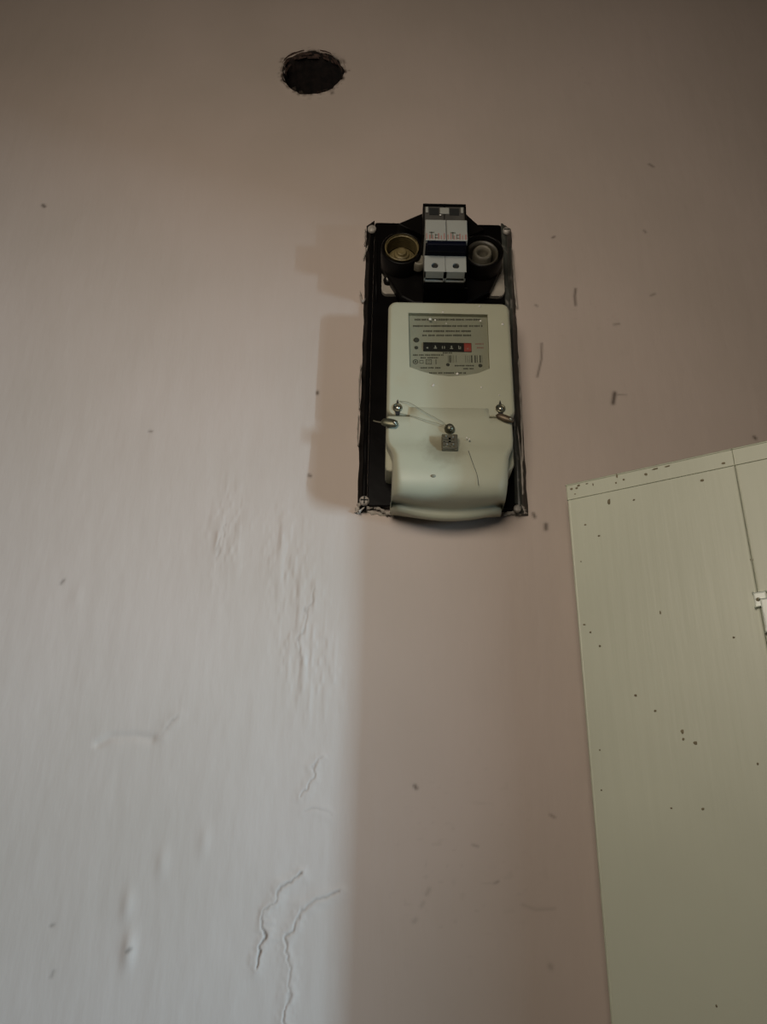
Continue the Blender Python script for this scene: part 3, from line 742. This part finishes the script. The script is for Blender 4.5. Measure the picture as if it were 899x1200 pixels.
tc = nt.nodes.new('ShaderNodeTexCoord'); vd = nt.nodes.new('ShaderNodeVectorMath'); vd.operation = 'DISTANCE'
gp = W(521, 526, CF + .003); vd.inputs[1].default_value = Vector((gp[0], -gp[1], gp[2])) - meter.location
nn = nt.nodes.new('ShaderNodeTexNoise'); nn.inputs['Scale'].default_value = 160; nn.inputs['Detail'].default_value = 5
ad = nt.nodes.new('ShaderNodeMath'); ad.operation = 'MULTIPLY_ADD'; ad.inputs[1].default_value = .014; ad.inputs[2].default_value = -.007
ds = nt.nodes.new('ShaderNodeMath'); ds.operation = 'ADD'
mr = nt.nodes.new('ShaderNodeMapRange'); mr.interpolation_type = 'SMOOTHSTEP'
for i_, v_ in ((1, .004), (2, .024), (3, .55), (4, .0)): mr.inputs[i_].default_value = v_
mx = nt.nodes.new('ShaderNodeMix'); mx.data_type = 'RGBA'; mx.inputs[7].default_value = (.13, .105, .06, 1)
nt.links.new(tc.outputs['Object'], vd.inputs[0]); nt.links.new(tc.outputs['Object'], nn.inputs['Vector']); nt.links.new(nn.outputs['Fac'], ad.inputs[0])
nt.links.new(vd.outputs['Value'], ds.inputs[0]); nt.links.new(ad.outputs[0], ds.inputs[1]); nt.links.new(ds.outputs[0], mr.inputs[0])
nt.links.new(mr.outputs[0], mx.inputs[0]); nt.links.new(src, mx.inputs[6]); nt.links.new(mx.outputs[2], bs.inputs['Base Color'])
cover = finish(bm, 'terminal_cover', M_cover, meter, True)
# nameplate, counter and print inside the window
NP = BF - .0042
bm = BM(); add_prism(bm, [(x + (-.0004 if i in (1, 2) else .0004 if i in (0, 8) else 0), z) for i, (x, z) in enumerate(win)], NP - .0006, NP)
plate = finish(bm, 'nameplate', M_plate, meter); plate['label'] = 'pale grey printed nameplate'
def bars(rowsx, mat, name, h=.0008):
    bm = BM()
    for px0, px1, py in rowsx:
        x = px0
        while x < px1 - 1:
            wd = rnd.uniform(5, 13); e = min(x + wd, px1); g = x
            while g < e - .3:                 # letter-sized strokes
                lw = rnd.uniform(.9, 1.5); a = XZ(g, py, NP + .0001); b = XZ(min(g + lw, e), py, NP + .0001)
                hh = h * rnd.uniform(.75, 1.1)
                add_box(bm, a[0], b[0], NP, NP + .00012, a[1] - hh, a[1] + hh); g += lw + .35
            x = e + rnd.uniform(.8, 1.6)
    return finish(bm, name, mat, plate)
o = bars([(486, 563, 374.5), (484, 566, 382), (496, 553, 388), (495, 553, 393)], M_ink, 'printed_text', .00095); o['kind'] = 'stuff'
o = bars([(519, 530, 413.5), (484, 520, 416), (493, 516, 419.2), (493, 517, 431), (533, 556, 428.5), (543, 555, 432), (503, 546, 437)], M_ink, 'printed_text', .0007); o['kind'] = 'stuff'
o = bars([(557, 567, 403), (559, 567, 407.5)], M_pink, 'red_printed_text', .0007); o['kind'] = 'stuff'
bm = BM()                                   # barcode
x = 525.0
while x < 565:
    wd = rnd.choice((.7, 1.1, 1.8)); 
    if not (536.5 < x < 543): 
        p0 = XZ(x, 416.5, NP); p1 = XZ(x + wd, 425, NP); add_box(bm, p0[0], p1[0], NP, NP + .00012, p1[1], p0[1])
    x += wd + rnd.choice((.9, 1.5, 2.2))
finish(bm, 'barcode', M_ink, plate)
bm = BM()                                   # round and square approval marks
def ringmark(px, py, r0, r1):
    c = XZ(px, py, NP); add_lathe(bm, [(r0, NP), (r0, NP + .00012), (r1, NP + .00012), (r1, NP)], c, 20)
ringmark(487, 424, .0024, .0017); ringmark(487, 424, .0010, .0004)
def sqmark(px, py, s, t):
    c = XZ(px, py, NP)
    for a, b, cc, dd in ((-s, s, s - t, s), (-s, s, -s, -s + t), (-s, -s + t, -s, s), (s - t, s, -s, s)): add_box(bm, c[0] + a, c[0] + b, NP, NP + .00012, c[1] + cc, c[1] + dd)
sqmark(494, 424, .0017, .0004); sqmark(502.5, 424, .0026, .0005); sqmark(502.5, 424, .0012, .0003)
p = XZ(511, 424, NP); add_box(bm, p[0] - .0003, p[0] + .0003, NP, NP + .00012, p[1] - .0026, p[1] + .0026)
finish(bm, 'approval_marks', M_ink, plate)
for px, py, r in ((488, 398.5, .0026), (488, 407.5, .0017), (525, 427.5, .0016), (563, 428.5, .0018)):
    c = XZ(px, py, NP); bm = BM(); add_lathe(bm, [(r, NP), (r * .95, NP + .0004), (r * .5, NP + .0005), (0, NP + .0003)], c, 16); finish(bm, 'rivet', M_ink, plate, True)
ca = XZ(496, 411.8, NP); cb = XZ(552.5, 402.2, NP)
bm = BM(); add_box(bm, ca[0], cb[0], NP - .0003, NP + .0004, ca[1], cb[1], .0002); counter = finish(bm, 'counter', M_void, plate); counter['label'] = 'black six-digit drum counter'
for k in range(6):
    w = (cb[0] - ca[0]) / 6; a = ca[0] + k * w + .0004; b = a + w - .0008
    bm = BM(); nz = 8; zc = (ca[1] + cb[1]) / 2; R_ = (cb[1] - ca[1]) / 2 - .0003
    vsl = []
    for i in range(nz + 1):
        t = math.pi * (i / nz - .5); vsl.append([bm.verts.new((xx, -(NP + .0004 + .0012 * math.cos(t)), zc + R_ * math.sin(t))) for xx in (a, b)])
    for p_, q_ in zip(vsl, vsl[1:]): bm.faces.new((p_[0], p_[1], q_[1], q_[0]))
    dr = finish(bm, 'digit_drum', M_red if k == 5 else M_void, counter, True)
    bm = BM(); m_ = (a + b) / 2; of = NP + .00145     # lower half of a pale digit
    if k in (1, 3): add_box(bm, m_ - .0005, m_ + .0005, of, of + .0002, zc - .0022, zc + .0004); add_box(bm, m_ - .0013, m_ + .0013, of - .0002, of + .0002, zc - .0026, zc - .0018)
    elif k == 2: add_box(bm, m_ - .0012, m_ - .0006, of, of + .0002, zc - .0026, zc); add_box(bm, m_ + .0006, m_ + .0012, of, of + .0002, zc - .0026, zc)
    elif k == 4: add_box(bm, m_ - .0011, m_ - .0004, of, of + .0002, zc - .0024, zc + .0008); add_box(bm, m_ - .0011, m_ + .0011, of - .0002, of + .0002, zc - .0026, zc - .0018); add_box(bm, m_ + .0004, m_ + .0011, of, of + .0002, zc - .0024, zc)
    else: add_box(bm, m_ - .0008, m_ + .0008, of - .0002, of + .0002, zc - .0026, zc - .0014)
    finish(bm, 'digit', M_pink if k == 5 else nodes_mat('digit_white', (.34, .34, .30), .6), dr)
bm = BM(); add_prism(bm, [((x - win[5][0]) * .995 + win[5][0], z) for x, z in win], BF - .0012, BF - .0004); tag(finish(bm, 'window_pane', M_clear, meter), 'clear scratched window over the counter')
specks([(519, 366), (504, 374), (510, 375), (523, 379), (563, 376), (508, 463 - 12), (536, 438)], BF, meter, .0012)
specks([(589, 380), (507, 452), (564, 454), (585, 463), (562, 359)], BF + .0002, meter, .0012)
specks([(550, 515), (562, 541), (577, 554), (547, 513)], CF + .003, meter, .0013)
# seam between housing and cover is real; sealing screws in their keyholes
for px, py in ((466, 478), (586.5, 479)):
    c = XZ(px, py, BF); bm = BM()
    add_lathe(bm, [(.0040, BF - .0005), (.0040, BF + .0010), (.0030, BF + .0014), (.0028, BF + .0006), (0, BF + .0006)], c, 20); s_ = finish(bm, 'sealing_screw', M_lead, meter, True)
    bm = BM(); add_lathe(bm, [(.0024, BF + .0004), (.0023, BF + .0018), (.0012, BF + .0026), (0, BF + .0028)], (c[0], c[1] - .0006), 16); finish(bm, 'screw_head', M_metal, s_, True)
    bm = BM(); z0 = c[1]
    add_prism(bm, [(c[0] - .0012, z0 + .003), (c[0] + .0012, z0 + .003), (c[0] + .0003, z0 + .0078), (c[0] - .0003, z0 + .0078)], BF - .0004, BF + .0003)
    add_prism(bm, [(c[0] - .0022, z0 - .003), (c[0] - .0016, z0 - .0068), (c[0] + .0016, z0 - .0068), (c[0] + .0022, z0 - .003)], BF - .0004, BF + .0008)
    finish(bm, 'keyhole', M_void, s_)
# middle stud of the cover
c = XZ(527, 502, CF + .002); bm = BM(); add_lathe(bm, [(.0042, CF - .001), (.0044, CF + .0016), (.0034, CF + .0040), (.0016, CF + .0050), (0, CF + .0052)], c, 20); stud = finish(bm, 'cover_screw', M_lead, meter, True)
bm = BM(); add_box(bm, c[0] - .0016, c[0] + .0016, CF + .0048, CF + .0056, c[1] - .0004, c[1] + .0004); finish(bm, 'slot', M_metal, stud)
# seal wires
def wire(pts, r=.0002, mat=M_wire):
    bm = BM(); add_tube(bm, spline([W(*p) for p in pts], 8), r, 6); return finish(bm, 'seal_wire', mat, meter, True)
wire([(468, 470, BF + .001), (480, 472, BF + .003), (500, 484, BF + .004), (515, 492, BF + .004), (526, 500, CF + .003)])
wire([(468, 484, BF + .001), (485, 488, BF + .003), (505, 494, BF + .004), (518, 498, CF + .003), (526, 503, CF + .004)])
# two pressed lead seals hanging at the sides
def lead(px0, py0, px1, py1, out, w, mat):
    a = Vector(W(px0, py0, out)); b = Vector(W(px1, py1, out + .002)); t = (b - a); l = t.length; t.normalize()
    nrm = Vector((0, 1, 0)); sdir = t.cross(nrm).normalized()
    bm = BM(); rings = []
    for i in range(11):
        u = i / 10; q = math.sqrt(max(0, 1 - (2 * u - 1) ** 2)) ** .7
        ring = []
        for k in range(14):
            an = 2 * math.pi * k / 14
            p_ = a + t * (l * u) + sdir * (w * q * math.cos(an)) + nrm * (.0022 * q * math.sin(an))
            ring.append(bm.verts.new((p_.x, -p_.y, p_.z)))
        rings.append(ring)
    for A, B in zip(rings, rings[1:]):
        for k in range(14): bm.faces.new((A[k], A[(k + 1) % 14], B[(k + 1) % 14], B[k]))
    bmesh.ops.remove_doubles(bm, verts=bm.verts, dist=1e-6)
    o = finish(bm, 'lead_seal', mat, meter, True)
    m_ = a + t * l * .78
    bm = BM(); add_lathe(bm, [(.0016, m_.y + .001), (.0013, m_.y + .0026), (0, m_.y + .003)], (m_.x, m_.z), 12); finish(bm, 'pressed_dot', M_metal, o, True)
    return o
lead(446, 494, 467, 497, CF + .001, .0040, M_lead)['label'] = 'dull grey pressed lead seal'
lead(581, 486, 603, 494, CF + .001, .0030, M_rust)['label'] = 'brownish twisted lead seal'
wire([(447, 495, CF), (441, 494, .035), (438, 493, .025)], .0006)
# clear plastic cube seal below the middle screw
PS = CF + .0035
a = XZ(517.5, 529.5, PS); b = XZ(536, 511, PS); bm = BM(); add_box(bm, a[0], b[0], PS - .003, PS + .0035, a[1], b[1], .0008); ps = finish(bm, 'plastic_seal', M_smoky, meter); ps['label'] = 'smoky clear plastic cube seal'
bm = BM(); w = b[0] - a[0]; h = b[1] - a[1]; o_ = PS + .0036
add_box(bm, a[0] + .08 * w, a[0] + .72 * w, o_, o_ + .0006, a[1] + .62 * h, a[1] + .74 * h); add_box(bm, a[0] + .42 * w, a[0] + .56 * w, o_, o_ + .0006, a[1] + .2 * h, a[1] + .86 * h)
add_box(bm, a[0] + .08 * w, a[0] + .2 * w, o_, o_ + .0006, a[1] + .24 * h, a[1] + .5 * h); add_box(bm, a[0] + .8 * w, a[0] + .94 * w, o_, o_ + .0006, a[1] + .08 * h, a[1] + .95 * h); add_box(bm, a[0] + .05 * w, a[0] + .8 * w, o_, o_ + .0006, a[1] + .04 * h, a[1] + .13 * h)
add_box(bm, a[0] + .1 * w, a[0] + .8 * w, o_, o_ + .0006, a[1] + .45 * h, a[1] + .54 * h)
finish(bm, 'seal_insert', nodes_mat('dark_seal_insert', (.045, .038, .02), .5), ps)
bm = BM()
for ux_, uz_ in ((.30, .34), (.68, .34), (.68, .8), (.25, .85)):
    add_lathe(bm, [(.0012, o_), (.0010, o_ + .0009), (0, o_ + .001)], (a[0] + ux_ * w, a[1] + uz_ * h), 10)
finish(bm, 'glint_dots', M_ceram, ps, True)  # pale raised dots stand in for glints on the clear plastic
# hair and small stain on the cover
wire([(549, 528, CF + .0062), (555, 545, CF + .0085), (559, 556, CF + .0090), (561, 569, CF + .0085)], .0002, M_ink).name = 'hair'
c = XZ(508, 557.5, CF + .0088); bm = BM(); add_lathe(bm, [(.0016, CF + .0080), (.0010, CF + .0091), (0, CF + .0092)], c, 10, 1.6); finish(bm, 'stain', nodes_mat('faint_grease', (.2, .185, .13), .6), meter, True)
